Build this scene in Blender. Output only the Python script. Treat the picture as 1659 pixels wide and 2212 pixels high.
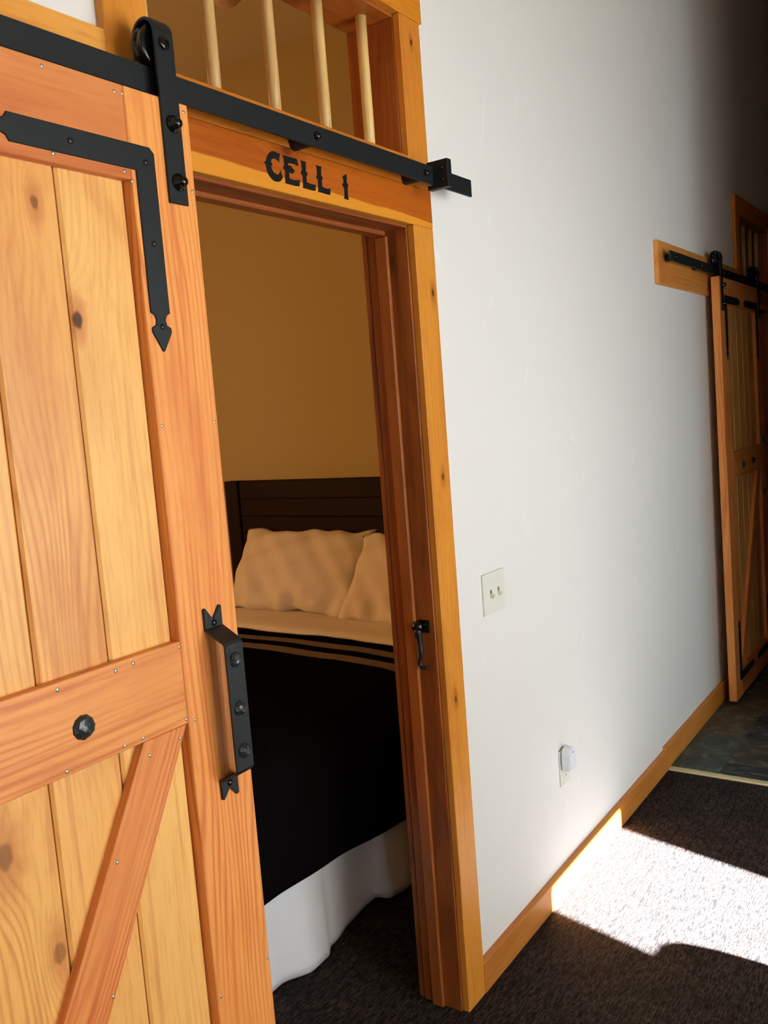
import bpy, bmesh, math, random
from mathutils import Vector, Matrix

for o in list(bpy.data.objects):
    bpy.data.objects.remove(o)
SC = bpy.context.scene
COL = SC.collection
random.seed(7)

# ------------------------------------------------------------------ camera
YAW, PIT, ROL, FPX = 0.962916799, -0.109203298, 0.0773787294, 1925.0
CAM = Vector((0.0, -1.16, 1.571))
fw = Vector((math.sin(YAW) * math.cos(PIT), math.cos(YAW) * math.cos(PIT), math.sin(PIT)))
r0 = Vector((math.cos(YAW), -math.sin(YAW), 0))
d0 = -r0.cross(fw)
rt = math.cos(ROL) * r0 + math.sin(ROL) * d0
dn = -math.sin(ROL) * r0 + math.cos(ROL) * d0
cd = bpy.data.cameras.new('camera')
cd.sensor_fit = 'HORIZONTAL'
cd.sensor_width = 36.0
cd.lens = FPX / 1659.0 * 36.0
cd.clip_start = 0.02
cam = bpy.data.objects.new('camera', cd)
COL.objects.link(cam)
up, bk = -dn, -fw
cam.matrix_world = Matrix(((rt.x, up.x, bk.x, CAM.x), (rt.y, up.y, bk.y, CAM.y), (rt.z, up.z, bk.z, CAM.z), (0, 0, 0, 1)))
SC.camera = cam

# ------------------------------------------------------------------ light
SC.view_settings.view_transform = 'Standard'
SC.view_settings.look = 'None'
SC.view_settings.gamma = 1.0
SC.view_settings.use_curve_mapping = False
SC.view_settings.exposure = 0.0
w = bpy.data.worlds.new('world')
SC.world = w
w.use_nodes = True
w.node_tree.nodes['Background'].inputs[0].default_value = (0.55, 0.72, 1.0, 1)
w.node_tree.nodes['Background'].inputs[1].default_value = 1.2


def lamp(name, kind, loc, direction, energy, color, **kw):
    l = bpy.data.lights.new(name, kind)
    l.energy = energy
    l.color = color
    for k, v in kw.items():
        setattr(l, k, v)
    o = bpy.data.objects.new(name, l)
    COL.objects.link(o)
    o.location = loc
    o.rotation_euler = Vector(direction).to_track_quat('-Z', 'Z' if kind == 'AREA' else 'Y').to_euler()
    return o


# the sun through the glazed entrance door, and the sky through the two openings of the hall
lamp('sun', 'SUN', (1, -6, 5), (0.245, 1.0, -0.651), 340.0, (0.94, 0.97, 1.0), angle=0.0093)
lamp('daylight_glass_door', 'AREA', (1.967, -2.93, 1.05), (0.25, 1, -0.14), 52.0, (0.82, 0.94, 1.0), shape='RECTANGLE', size=0.58, size_y=1.8)
lamp('daylight_window', 'AREA', (0.90, -2.93, 1.45), (0.05, 1, 0.06), 43.0, (1.0, 0.955, 0.87), shape='RECTANGLE', size=1.15, size_y=1.4)
lamp('daylight_side_window', 'AREA', (-1.1, -2.93, 1.45), (0.5, 1, -0.05), 13.0, (0.97, 0.97, 0.97), shape='RECTANGLE', size=0.75, size_y=1.4)
# warm area light added for the cell
lamp('cell_warm_fill', 'AREA', (0.9, 3.0, 1.75), (0.35, -1, -0.05), 48.0, (1.0, 0.45, 0.14), shape='RECTANGLE', size=1.2, size_y=1.2)


# ------------------------------------------------------------------ helpers: materials
def lin(c):
    return tuple(((v / 255) / 12.92 if v / 255 <= 0.04045 else ((v / 255 + 0.055) / 1.055) ** 2.4) for v in c) + (1.0,)


class NT:
    def __init__(s, name):
        m = bpy.data.materials.new(name)
        m.use_nodes = True
        s.m = m
        s.t = m.node_tree
        s.b = s.t.nodes['Principled BSDF']

    def n(s, typ, **kw):
        nd = s.t.nodes.new(typ)
        ins = kw.pop('ins', {})
        for k, v in kw.items():
            setattr(nd, k, v)
        for k, v in ins.items():
            if isinstance(v, bpy.types.NodeSocket):
                s.t.links.new(v, nd.inputs[k])
            else:
                nd.inputs[k].default_value = v
        return nd

    def math(s, op, a, b=0.0, c=None, clamp=False):
        i = {0: a, 1: b}
        if c is not None:
            i[2] = c
        return s.n('ShaderNodeMath', operation=op, use_clamp=clamp, ins=i).outputs[0]

    def vmath(s, op, a, b=(0, 0, 0)):
        nd = s.n('ShaderNodeVectorMath', operation=op, ins={0: a, 1: b})
        return nd.outputs['Value'] if op in ('LENGTH', 'DISTANCE', 'DOT_PRODUCT') else nd.outputs[0]

    def mix(s, f, a, b):
        return s.n('ShaderNodeMix', data_type='RGBA', ins={0: f, 6: a, 7: b}).outputs[2]

    def ss(s, x, lo, hi, out0=0.0, out1=1.0):
        return s.n('ShaderNodeMapRange', interpolation_type='SMOOTHSTEP', ins={0: x, 1: lo, 2: hi, 3: out0, 4: out1}).outputs[0]

    def noise(s, v, scale, detail=3.0, rough=0.55, dist=0.0):
        return s.n('ShaderNodeTexNoise', ins={'Vector': v, 'Scale': scale, 'Detail': detail, 'Roughness': rough, 'Distortion': dist}).outputs[0]

    def base(s, c, rough=0.5, metal=0.0, spec=0.5):
        if isinstance(c, bpy.types.NodeSocket):
            s.t.links.new(c, s.b.inputs['Base Color'])
        else:
            s.b.inputs['Base Color'].default_value = c
        if isinstance(rough, bpy.types.NodeSocket):
            s.t.links.new(rough, s.b.inputs['Roughness'])
        else:
            s.b.inputs['Roughness'].default_value = rough
        s.b.inputs['Metallic'].default_value = metal
        s.b.inputs['Specular IOR Level'].default_value = spec
        return s

    def bump(s, h, strength=0.2, dist=0.002):
        b = s.n('ShaderNodeBump', ins={'Strength': strength, 'Distance': dist, 'Height': h})
        s.t.links.new(b.outputs[0], s.b.inputs['Normal'])
        return s

    def obj(s):
        return s.n('ShaderNodeTexCoord').outputs['Object']

    def rnd(s):
        return s.n('ShaderNodeObjectInfo').outputs['Random']


def wood(name, light, mid, dark, axis='Z', knots=(), freq=46.0, blot=0.55, band=0.55, rough=0.42, pins=0.5, vary=0.25, spec=0.4):
    """knotty pine; knots = (x, y, z, radius) in object space, rings flow round them"""
    s = NT(name)
    p = s.obj()
    rnd = s.rnd()
    off = s.n('ShaderNodeCombineXYZ', ins={0: s.math('MULTIPLY', rnd, 17.3), 1: s.math('MULTIPLY', rnd, 5.1), 2: s.math('MULTIPLY', rnd, 31.7)}).outputs[0]
    q = s.vmath('ADD', p, off)
    ai = 'XYZ'.index(axis)
    st = [1.0, 1.0, 1.0]
    st[ai] = 0.1
    qs = s.vmath('MULTIPLY', q, tuple(st))
    st2 = [1.0, 1.0, 1.0]
    st2[ai] = 0.35
    qb = s.vmath('MULTIPLY', q, tuple(st2))
    wts = {'Z': (1.0, 0.55, 0.0), 'X': (0.0, 0.55, 1.0), 'Y': (1.0, 0.0, 0.8)}[axis]
    a = s.vmath('DOT_PRODUCT', q, wts)
    warp = s.noise(qs, 9.0, 2.0, 0.5)
    squeeze = s.math('MULTIPLY_ADD', s.noise(qb, 2.2, 1.0), 0.03, 0.0)
    g = s.math('ADD', s.math('MULTIPLY', s.math('ADD', a, squeeze), freq), s.math('MULTIPLY', warp, freq * 0.11))
    core = halo = None
    for (kx, ky, kz, kr, kk) in knots:
        sc3 = [1 / kr, 0.6 / kr, 1 / kr]
        sc3[ai] *= 0.62
        dv = s.vmath('MULTIPLY', s.vmath('SUBTRACT', p, (kx, ky, kz)), tuple(sc3))
        wob = s.math('MULTIPLY', s.math('SUBTRACT', s.noise(p, 80.0, 2.0), 0.5), 0.5)
        d = s.math('ADD', s.vmath('LENGTH', dv), wob)
        sc4 = [1 / (kr * 2.6)] * 3
        sc4[ai] = 1 / (kr * 6.5)
        d2 = s.vmath('LENGTH', s.vmath('MULTIPLY', s.vmath('SUBTRACT', p, (kx, ky, kz)), tuple(sc4)))
        e = s.math('POWER', 2.718, s.math('MULTIPLY', s.math('MULTIPLY', d2, d2), -1.0))
        g = s.math('ADD', g, s.math('MULTIPLY', e, freq * 0.045))
        c = s.math('MULTIPLY', s.ss(d, 1.15, 0.65), kk)
        h = s.math('MULTIPLY', s.ss(s.math('ADD', d2, s.math('MULTIPLY', wob, 0.6)), 1.25, 0.2), 0.25 + 0.5 * kk)
        core = c if core is None else s.math('MAXIMUM', core, c)
        halo = h if halo is None else s.math('MAXIMUM', halo, h)
    rings = s.math('MULTIPLY_ADD', s.math('SINE', s.math('MULTIPLY', g, 8.5)), 0.5, 0.5)
    rings = s.math('POWER', rings, 2.4)
    fib = s.noise(s.vmath('MULTIPLY', qs, (1, 1, 1)), 170.0, 2.0, 0.6)
    soft = s.noise(qb, 7.0, 3.0, 0.6, 0.4)
    amp = s.math('MULTIPLY', s.ss(s.noise(qb, 3.6, 2.0), 0.36, 0.68), band)
    col = s.mix(s.math('MULTIPLY', rings, amp, clamp=True), lin(light), tuple(0.62 * a_ + 0.38 * b_ for a_, b_ in zip(lin(mid), lin(dark))))
    col = s.mix(s.math('MULTIPLY', s.ss(soft, 0.38, 0.72), 0.5), col, lin(mid))
    col = s.mix(s.math('MULTIPLY', s.ss(s.noise(qb, 3.7, 4.0, 0.62, 0.8), 0.52, 0.8), blot), col, lin(dark))
    streak = s.noise(s.vmath('MULTIPLY', q, tuple(0.035 if k == ai else 1.0 for k in range(3))), 38.0, 3.0, 0.6, 0.3)
    col = s.mix(s.math('MULTIPLY', s.ss(streak, 0.52, 0.72), 0.62 * band), col, lin(dark))
    col = s.mix(s.math('MULTIPLY', s.ss(streak, 0.46, 0.3), 0.7 * band), col, lin(light))
    col = s.mix(s.math('MULTIPLY', s.ss(fib, 0.45, 0.75), 0.22), col, lin(dark))
    if vary:
        hv = s.n('ShaderNodeHueSaturation', ins={'Hue': s.math('MULTIPLY_ADD', rnd, 0.012, 0.494), 'Saturation': 1.0,
                                                 'Value': s.math('MULTIPLY_ADD', rnd, vary, 1.0 - vary * 0.5), 'Color': col})
        col = hv.outputs[0]
    kd = tuple(v * 0.16 for v in lin(dark)[:3]) + (1.0,)
    if pins:
        v = s.n('ShaderNodeTexVoronoi', ins={'Vector': qb, 'Scale': 6.5, 'Randomness': 1.0})
        pk = s.math('MULTIPLY', s.ss(v.outputs['Distance'], 0.05, 0.022), pins * 0.7)
        pick = s.math('GREATER_THAN', s.n('ShaderNodeSeparateColor', ins={0: v.outputs['Color']}).outputs[0], 0.55)
        pk = s.math('MULTIPLY', pk, pick)
        ph = s.math('MULTIPLY', s.math('MULTIPLY', s.ss(v.outputs['Distance'], 0.2, 0.03), 0.5 * pins), pick)
        col = s.mix(ph, col, lin(dark))
        col = s.mix(pk, col, kd)
    if core is not None:
        col = s.mix(halo, col, lin(dark))
        col = s.mix(core, col, kd)
    s.base(col, rough, 0.0, spec)
    s.bump(s.math('ADD', s.math('MULTIPLY', rings, 0.35), fib), 0.12, 0.0012)
    return s.m


def flat(name, c, rough=0.5, metal=0.0, spec=0.5, bump=0.0, bscale=300.0, vary=0.0):
    s = NT(name)
    col = lin(c)
    if vary:
        nz = s.noise(s.obj(), bscale * 0.12, 3.0)
        col = s.mix(s.math('MULTIPLY', nz, vary), lin(c), tuple(v * 0.5 for v in lin(c)[:3]) + (1,))
    s.base(col, rough, metal, spec)
    if bump:
        s.bump(s.noise(s.obj(), bscale, 3.0), bump, 0.0015)
    return s.m


# ------------------------------------------------------------------ helpers: meshes
def link(o, parent=None):
    COL.objects.link(o)
    if parent is not None:
        o.parent = parent
    return o


def finish(name, bm, mat, parent=None, smooth=False, loc=None, rot=None):
    bmesh.ops.recalc_face_normals(bm, faces=bm.faces[:])
    me = bpy.data.meshes.new(name)
    bm.to_mesh(me)
    bm.free()
    if mat is not None:
        me.materials.append(mat)
    if smooth:
        for p in me.polygons:
            p.use_smooth = True
    o = bpy.data.objects.new(name, me)
    if loc is not None:
        o.location = loc
    if rot is not None:
        o.rotation_euler = rot
    return link(o, parent)


def share(src, name, parent, loc, rot=None, scale=None):
    o = bpy.data.objects.new(name, src.data)
    o.location = loc
    if rot is not None:
        o.rotation_euler = rot
    if scale is not None:
        o.scale = scale
    return link(o, parent)


def add_box(bm, x0, x1, y0, y1, z0, z1, bev=0.0, seg=1):
    t = bmesh.new()
    vs = [t.verts.new((x, y, z)) for x in (x0, x1) for y in (y0, y1) for z in (z0, z1)]
    for f in ((0, 1, 3, 2), (4, 6, 7, 5), (0, 4, 5, 1), (2, 3, 7, 6), (0, 2, 6, 4), (1, 5, 7, 3)):
        t.faces.new([vs[i] for i in f])
    bmesh.ops.recalc_face_normals(t, faces=t.faces[:])
    if bev:
        bmesh.ops.bevel(t, geom=t.edges[:], offset=bev, segments=seg, affect='EDGES', profile=0.5)
    me = bpy.data.meshes.new('tmp')
    t.to_mesh(me)
    t.free()
    bm.from_mesh(me)
    bpy.data.meshes.remove(me)


def box(name, r, mat, parent=None, bev=0.0015, seg=1, off=(0, 0, 0), loc=None, rot=None):
    bm = bmesh.new()
    add_box(bm, r[0] - off[0], r[1] - off[0], r[2] - off[1], r[3] - off[1], r[4] - off[2], r[5] - off[2], bev, seg)
    return finish(name, bm, mat, parent, loc=loc, rot=rot)


def boxes(name, rs, mat, parent=None, bev=0.0, off=(0, 0, 0)):
    bm = bmesh.new()
    for r in rs:
        add_box(bm, r[0] - off[0], r[1] - off[0], r[2] - off[1], r[3] - off[1], r[4] - off[2], r[5] - off[2], bev)
    return finish(name, bm, mat, parent)


def prism(name, pts, y0, y1, mat, parent=None, bev=0.0, off=(0, 0, 0), spin=0.0, pivot=(0, 0)):
    """polygon in the xz plane extruded along y; spin turns the object's own frame so that its z follows the piece"""
    c, s_ = math.cos(spin), math.sin(spin)
    P = []
    for x, z in pts:
        dx, dz = x - pivot[0], z - pivot[1]
        P.append((c * dx - s_ * dz, s_ * dx + c * dz) if spin else (x - off[0], z - off[2]))
    bm = bmesh.new()
    a = [bm.verts.new((x, y0 - off[1], z)) for x, z in P]
    b = [bm.verts.new((x, y1 - off[1], z)) for x, z in P]
    bm.faces.new(a)
    bm.faces.new(b[::-1])
    n = len(P)
    for i in range(n):
        bm.faces.new((a[i], b[i], b[(i + 1) % n], a[(i + 1) % n]))
    if bev:
        bmesh.ops.recalc_face_normals(bm, faces=bm.faces[:])
        ed = [e for e in bm.edges if abs(e.verts[0].co.y - e.verts[1].co.y) < 1e-7 and e.verts[0].co.y < (y0 + y1) / 2 - off[1]]
        bmesh.ops.bevel(bm, geom=ed, offset=bev, segments=1, affect='EDGES')
    o = finish(name, bm, mat, parent)
    if spin:
        o.location = (pivot[0] - off[0], 0, pivot[1] - off[2])
        o.rotation_euler = (0, spin, 0)
    return o


def add_lathe(bm, prof, seg=20, axis='Y', c=(0, 0, 0)):
    """profile = (radius, height along axis)"""
    rings = []
    for r, h in prof:
        ring = []
        for i in range(seg if r > 1e-6 else 1):
            a = 2 * math.pi * i / seg
            u, v = r * math.cos(a), r * math.sin(a)
            p = {'Y': (u, h, v), 'Z': (u, v, h), 'X': (h, u, v)}[axis]
            ring.append(bm.verts.new((p[0] + c[0], p[1] + c[1], p[2] + c[2])))
        rings.append(ring)
    for A, B in zip(rings, rings[1:]):
        for i in range(seg):
            a0, a1 = A[i % len(A)], A[(i + 1) % len(A)]
            b0, b1 = B[i % len(B)], B[(i + 1) % len(B)]
            q = []
            for v in (a0, a1, b1, b0):
                if v not in q:
                    q.append(v)
            if len(q) > 2:
                bm.faces.new(q)
    for R in (rings[0], rings[-1]):
        if len(R) > 2:
            bm.faces.new(R)


def lathe(name, prof, mat, parent=None, seg=20, axis='Y', loc=None, smooth=True, rot=None):
    bm = bmesh.new()
    add_lathe(bm, prof, seg, axis)
    o = finish(name, bm, mat, parent, smooth=smooth, loc=loc, rot=rot)
    return o


def tube(name, path, rad, mat, parent=None, seg=10, loc=None):
    bm = bmesh.new()
    path = [Vector(p) for p in path]
    rings = []
    for i, p in enumerate(path):
        t = (path[min(i + 1, len(path) - 1)] - path[max(i - 1, 0)]).normalized()
        u = t.cross(Vector((0.31, 0.9, 0.29))).normalized()
        v = t.cross(u)
        r = rad[i] if isinstance(rad, (list, tuple)) else rad
        rings.append([bm.verts.new(p + r * (math.cos(2 * math.pi * k / seg) * u + math.sin(2 * math.pi * k / seg) * v)) for k in range(seg)])
    for A, B in zip(rings, rings[1:]):
        for k in range(seg):
            bm.faces.new((A[k], A[(k + 1) % seg], B[(k + 1) % seg], B[k]))
    bm.faces.new(rings[0])
    bm.faces.new(rings[-1])
    return finish(name, bm, mat, parent, smooth=True, loc=loc)


def grid(name, f, nu, nv, mat, parent=None, thick=0.0, off=(0, 0, 0)):
    bm = bmesh.new()
    V = [[bm.verts.new(Vector(f(i / nu, j / nv)) - Vector(off)) for j in range(nv + 1)] for i in range(nu + 1)]
    for i in range(nu):
        for j in range(nv):
            bm.faces.new((V[i][j], V[i + 1][j], V[i + 1][j + 1], V[i][j + 1]))
    o = finish(name, bm, mat, parent, smooth=True)
    if thick:
        m = o.modifiers.new('thickness', 'SOLIDIFY')
        m.thickness = thick
        m.offset = 0
    return o


def thing(name, label, cat, loc=(0, 0, 0), rot=(0, 0, 0), group=None):
    o = bpy.data.objects.new(name, None)
    COL.objects.link(o)
    o.location = loc
    o.rotation_euler = rot
    return tag(o, label, cat, group)


def tag(o, label, cat, group=None):
    o['label'] = label
    o['category'] = cat
    if group:
        o['group'] = group
    return o


def struct(o, label=None, cat=None):
    o['kind'] = 'structure'
    if label:
        o['label'] = label
    if cat:
        o['category'] = cat
    return o


def sroot(name, label=None, cat=None, loc=(0, 0, 0)):
    o = bpy.data.objects.new(name, None)
    COL.objects.link(o)
    o.location = loc
    return struct(o, label, cat)


# ------------------------------------------------------------------ materials
# pine of the sliding doors (pale planks in a redder frame), amber-stained pine of the frames and boards
M_PLANK = wood('pine_plank', (236, 182, 104), (220, 152, 76), (180, 92, 40), 'Z', blot=0.75, band=0.8, freq=58, pins=0.3)
KN = dict(blot=0.65, band=0.8, freq=58, pins=0.25, vary=0.0)
M_PLANK_A = wood('pine_plank_a', (238, 186, 108), (226, 164, 86), (184, 100, 48), 'Z', knots=((0.629, 0.017, 1.725, 0.0085, 0.95), (0.636, 0.017, 1.66, 0.022, 0.0)), **KN)
M_PLANK_B = wood('pine_plank_b', (232, 174, 98), (214, 142, 70), (176, 88, 42), 'Z', knots=((0.580, 0.017, 1.881, 0.0065, 0.6), (0.525, 0.017, 1.66, 0.03, 0.0), (0.585, 0.017, 1.25, 0.03, 0.0)), **KN)
M_PLANK_C = wood('pine_plank_c', (232, 176, 98), (216, 146, 72), (170, 86, 40), 'Z', knots=((0.418, 0.017, 1.016, 0.013, 0.55), (0.480, 0.017, 0.845, 0.0105, 0.5)), **KN)
M_STILE = wood('pine_stile', (226, 150, 82), (208, 114, 56), (184, 80, 38), 'Z', blot=0.7, band=0.95, freq=62, pins=0.35)
M_RAIL = wood('pine_rail', (218, 142, 78), (200, 112, 56), (176, 80, 38), 'X', blot=0.7, band=0.8, freq=52, pins=0.4)
M_CASE_Z = wood('amber_pine_upright', (214, 142, 52), (200, 120, 34), (150, 74, 16), 'Z', blot=0.45, band=0.4, pins=1.0,
                knots=((0.4585, -0.019, 1.857, 0.006, 0.8), (0.4455, -0.019, 1.404, 0.006, 0.7), (0.4325, -0.019, 0.836, 0.006, 0.7), (0.4385, -0.019, 2.436, 0.0045, 0.9)))
M_CASE_X = wood('amber_pine_level', (206, 128, 36), (186, 102, 20), (130, 58, 8), 'X', blot=0.5, band=0.45, pins=0.8)
M_BACK_X = wood('amber_pine_backer', (222, 154, 72), (206, 128, 48), (158, 82, 24), 'X', blot=0.45, band=0.4, pins=0.6)
M_JAMB_Z = wood('shaded_jamb_upright', (160, 90, 38), (130, 64, 22), (72, 30, 10), 'Z', blot=0.7, band=0.7, pins=0.6)  # same amber pine as the casing; its shade side is darkened in the colour
M_JAMB_X = wood('shaded_jamb_level', (160, 90, 38), (130, 64, 22), (72, 30, 10), 'X', blot=0.7, band=0.7, pins=0.6)  # level pieces of the jamb, shade likewise put into the colour
M_LINER_Z = wood('amber_liner_upright', (168, 94, 32), (142, 72, 18), (92, 42, 9), 'Z', blot=0.6, band=0.5, pins=0.8)
M_LINER_X = wood('amber_liner_level', (168, 94, 32), (142, 72, 18), (92, 42, 9), 'X', blot=0.6, band=0.5, pins=0.8)
M_BASE = wood('amber_pine_base', (206, 138, 58), (190, 116, 38), (148, 78, 22), 'X', blot=0.4, band=0.4, pins=0.8)
def header_wood():
    m = wood('amber_pine_header', (190, 104, 18), (168, 84, 10), (116, 48, 4), 'X', blot=0.5, band=0.35, pins=0.3, knots=((-0.06, -0.019, 2.094, 0.009, 0.5),))
    t = m.node_tree
    b = t.nodes['Principled BSDF']
    src = b.inputs['Base Color'].links[0].from_socket
    s = NT.__new__(NT)
    s.m, s.t, s.b = m, t, b
    x = s.n('ShaderNodeSeparateXYZ', ins={0: s.obj()})
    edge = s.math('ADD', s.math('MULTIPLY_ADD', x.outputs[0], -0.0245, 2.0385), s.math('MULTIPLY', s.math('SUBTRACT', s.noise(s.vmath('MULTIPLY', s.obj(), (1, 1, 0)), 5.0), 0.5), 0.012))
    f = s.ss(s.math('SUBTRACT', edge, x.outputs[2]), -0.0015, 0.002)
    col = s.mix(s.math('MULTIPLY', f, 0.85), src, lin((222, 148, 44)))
    t.links.new(col, b.inputs['Base Color'])
    return m


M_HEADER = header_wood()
M_BAR = wood('pale_dowel', (222, 186, 120), (200, 158, 88), (158, 112, 56), 'Z', blot=0.5, band=0.5, freq=90, pins=0.0)
M_HEAD = wood('dark_headboard', (34, 17, 11), (27, 13, 8), (17, 8, 6), 'Y', blot=0.5, band=0.5, pins=0.0, rough=0.6, spec=0.15)
M_HEADZ = wood('dark_headboard_post', (34, 17, 11), (27, 13, 8), (17, 8, 6), 'Z', blot=0.5, band=0.5, pins=0.0, rough=0.6, spec=0.15)
M_CEIL = wood('pine_ceiling', (196, 146, 84), (176, 120, 60), (140, 84, 36), 'X', pins=0.2)

M_PANEL = wood('dark_panelling', (92, 52, 26), (74, 40, 18), (48, 24, 10), 'Z', pins=0.2)  # invented for the unseen corridor walls; dark to keep bounce off the far door
M_BLACK = flat('black_powder_coat', (15, 22, 25), 0.5, 0.0, 0.4, bump=0.15, bscale=900)
M_GLOSS = flat('black_gloss', (12, 13, 14), 0.16, 0.0, 0.5)
M_IRON = flat('hammered_iron', (15, 21, 24), 0.42, 0.0, 0.5, bump=0.5, bscale=130)
M_CLAVO = flat('hammered_stud', (30, 38, 40), 0.34, 0.0, 0.7)
M_INK = flat('black_vinyl', (9, 8, 7), 0.6, 0.0, 0.3)
M_NAIL = flat('zinc_nail', (188, 180, 160), 0.35, 0.7, 0.5)
M_PLASTIC = flat('ivory_plastic', (222, 222, 210), 0.4, 0.0, 0.45)
M_PLASTIC_D = flat('shaded_plastic_slot', (120, 112, 84), 0.6)
M_WHITEP = flat('white_plastic', (226, 230, 238), 0.35, 0.0, 0.5)
M_SLOT = flat('dark_slot', (58, 54, 44), 0.7)


def plaster(name, c, scuff=0.0):
    s = NT(name)
    p = s.obj()
    col = lin(c)
    if scuff:
        sm = s.vmath('MULTIPLY', p, (1.0, 1.0, 0.35))
        col = s.mix(s.math('MULTIPLY', s.ss(s.noise(sm, 7.0, 5.0, 0.7, 1.2), 0.62, 0.7), scuff), col, lin((246, 244, 240)))
    s.base(col, 0.75, 0.0, 0.25)
    h = s.math('ADD', s.noise(p, 55.0, 3.0), s.math('MULTIPLY', s.noise(s.vmath('MULTIPLY', p, (1, 1, 0.3)), 3.2, 3.0), 4.5))
    s.bump(h, 0.12, 0.004)
    return s.m


M_WALL = plaster('white_plaster', (226, 225, 220), 0.3)
M_CELL = plaster('tan_plaster', (186, 172, 126))
M_CELLC = plaster('tan_ceiling', (214, 208, 186))


def carpet():
    s = NT('brown_fleck_carpet')
    p = s.obj()
    a = s.noise(s.vmath('MULTIPLY', p, (34, 230, 1)), 1.0, 2.0, 0.6)
    b = s.noise(s.vmath('MULTIPLY', p, (230, 34, 1)), 1.0, 2.0, 0.6)
    big = s.noise(p, 9.0, 3.0)
    c1, c2, c3, c4 = lin((24, 22, 22)), lin((70, 61, 57)), lin((104, 78, 64)), lin((64, 72, 78))
    col = s.mix(s.ss(a, 0.4, 0.66), c1, c2)
    col = s.mix(s.math('MULTIPLY', s.ss(b, 0.56, 0.72), 0.6), col, c3)
    col = s.mix(s.math('MULTIPLY', s.ss(s.noise(p, 130.0, 2.0), 0.58, 0.7), 0.6), col, c4)
    col = s.mix(s.math('MULTIPLY', s.ss(big, 0.4, 0.65), 0.35), col, c1)
    row = s.math('SINE', s.math('ADD', s.math('MULTIPLY', s.n('ShaderNodeSeparateXYZ', ins={0: p}).outputs[1], 185.0), s.math('MULTIPLY', s.noise(p, 14.0, 2.0), 3.0)))
    col = s.mix(s.math('MULTIPLY', s.math('MULTIPLY', s.ss(row, 0.2, 1.0), s.ss(s.noise(p, 22.0, 2.0), 0.4, 0.65)), 0.7), col, lin((17, 17, 19)))
    s.base(col, 0.95, 0.0, 0.1)
    s.bump(s.math('ADD', a, s.math('ADD', b, s.math('MULTIPLY', s.noise(p, 420.0, 2.0), 0.4))), 0.7, 0.004)
    return s.m


M_CARPET = carpet()


def slate():
    s = NT('slate')
    p = s.obj()
    rnd = s.rnd()
    q = s.vmath('ADD', p, s.n('ShaderNodeCombineXYZ', ins={0: s.math('MULTIPLY', rnd, 40.0), 1: s.math('MULTIPLY', rnd, 23.0)}).outputs[0])
    tcol = s.n('ShaderNodeObjectInfo').outputs['Color']
    n1 = s.noise(s.vmath('MULTIPLY', q, (1, 0.6, 1)), 6.0, 6.0, 0.65, 0.6)
    col = s.mix(s.ss(n1, 0.48, 0.7), tcol, lin((104, 112, 100)))
    col = s.mix(s.math('MULTIPLY', s.ss(s.noise(q, 3.0, 4.0), 0.5, 0.7), 0.5), col, lin((34, 36, 36)))
    s.base(col, 0.55, 0.0, 0.4)
    s.bump(n1, 0.5, 0.006)
    return s.m


M_SLATE = slate()
M_GROUT = flat('grey_grout', (128, 130, 124), 0.9, 0, 0.2, bump=0.3, bscale=250)
M_STRIP = flat('cream_edge_strip', (214, 206, 160), 0.55, 0, 0.3, vary=0.5, bscale=160)


def cloth(name, c, weave=700.0, rough=0.9, wr=0.0):
    s = NT(name)
    p = s.obj()
    s.base(lin(c), rough, 0, 0.15)
    h = s.noise(p, weave, 2.0)
    if wr:
        h = s.math('ADD', s.math('MULTIPLY', h, 0.2), s.math('MULTIPLY', s.noise(p, 14.0, 3.0, 0.5, 1.5), wr))
    s.bump(h, 0.35, 0.006 if wr else 0.001)
    return s.m


M_LINEN = cloth('white_linen', (232, 226, 216), wr=1.0)
M_SKIRT = cloth('white_skirt_cloth', (240, 242, 247))
M_MATT = cloth('white_ticking', (214, 210, 202))


def blanket_mat():
    s = NT('black_striped_blanket')
    p = s.obj()
    x = s.n('ShaderNodeSeparateXYZ', ins={0: p}).outputs[0]
    wob = s.math('MULTIPLY', s.math('SUBTRACT', s.noise(p, 90.0, 2.0), 0.5), 0.006)
    x = s.math('ADD', x, wob)

    def bandm(a, b):
        return s.math('MULTIPLY', s.math('GREATER_THAN', x, a), s.math('LESS_THAN', x, b))
    m = s.math('ADD', bandm(2.452, 2.512), bandm(2.565, 2.617), clamp=True)
    col = s.mix(m, lin((15, 12, 13)), lin((122, 112, 106)))
    s.base(col, 1.0, 0, 0.0)
    s.bump(s.noise(p, 500.0, 2.0), 0.4, 0.002)
    return s.m


M_BLANKET = blanket_mat()

# ------------------------------------------------------------------ setting: room shell
T = 0.115
OX0, OX1, OZ = 1.058, 1.868, 2.505        # rough opening of the near doorway with its barred transom
FX0, FX1 = 5.172, 5.982                   # rough opening of the far doorway
HC = 4.3
struct(boxes('wall_hall', [(-2.2, OX0, 0, T, 0, HC), (OX0, OX1, 0, T, OZ, HC), (OX1, FX0, 0, T, 0, HC), (FX0, FX1, 0, T, OZ, HC), (FX1, 8.1, 0, T, 0, HC)], M_WALL),
       'white plaster hall wall between the two barred doorways')
struct(boxes('floor', [(-2.2, 3.572, -3.2, 0, -0.06, 0.0), (-2.2, 3.4, 0, 3.2, -0.06, 0.0)], M_CARPET), 'dark brown flecked carpet along the hall and into the cell')
struct(boxes('ceiling', [(-2.2, 8.1, -3.2, T, HC, HC + 0.1)], M_CEIL))
struct(boxes('wall_left', [(-2.3, -2.2, -3.2, T, 0, HC)], M_WALL))
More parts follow.
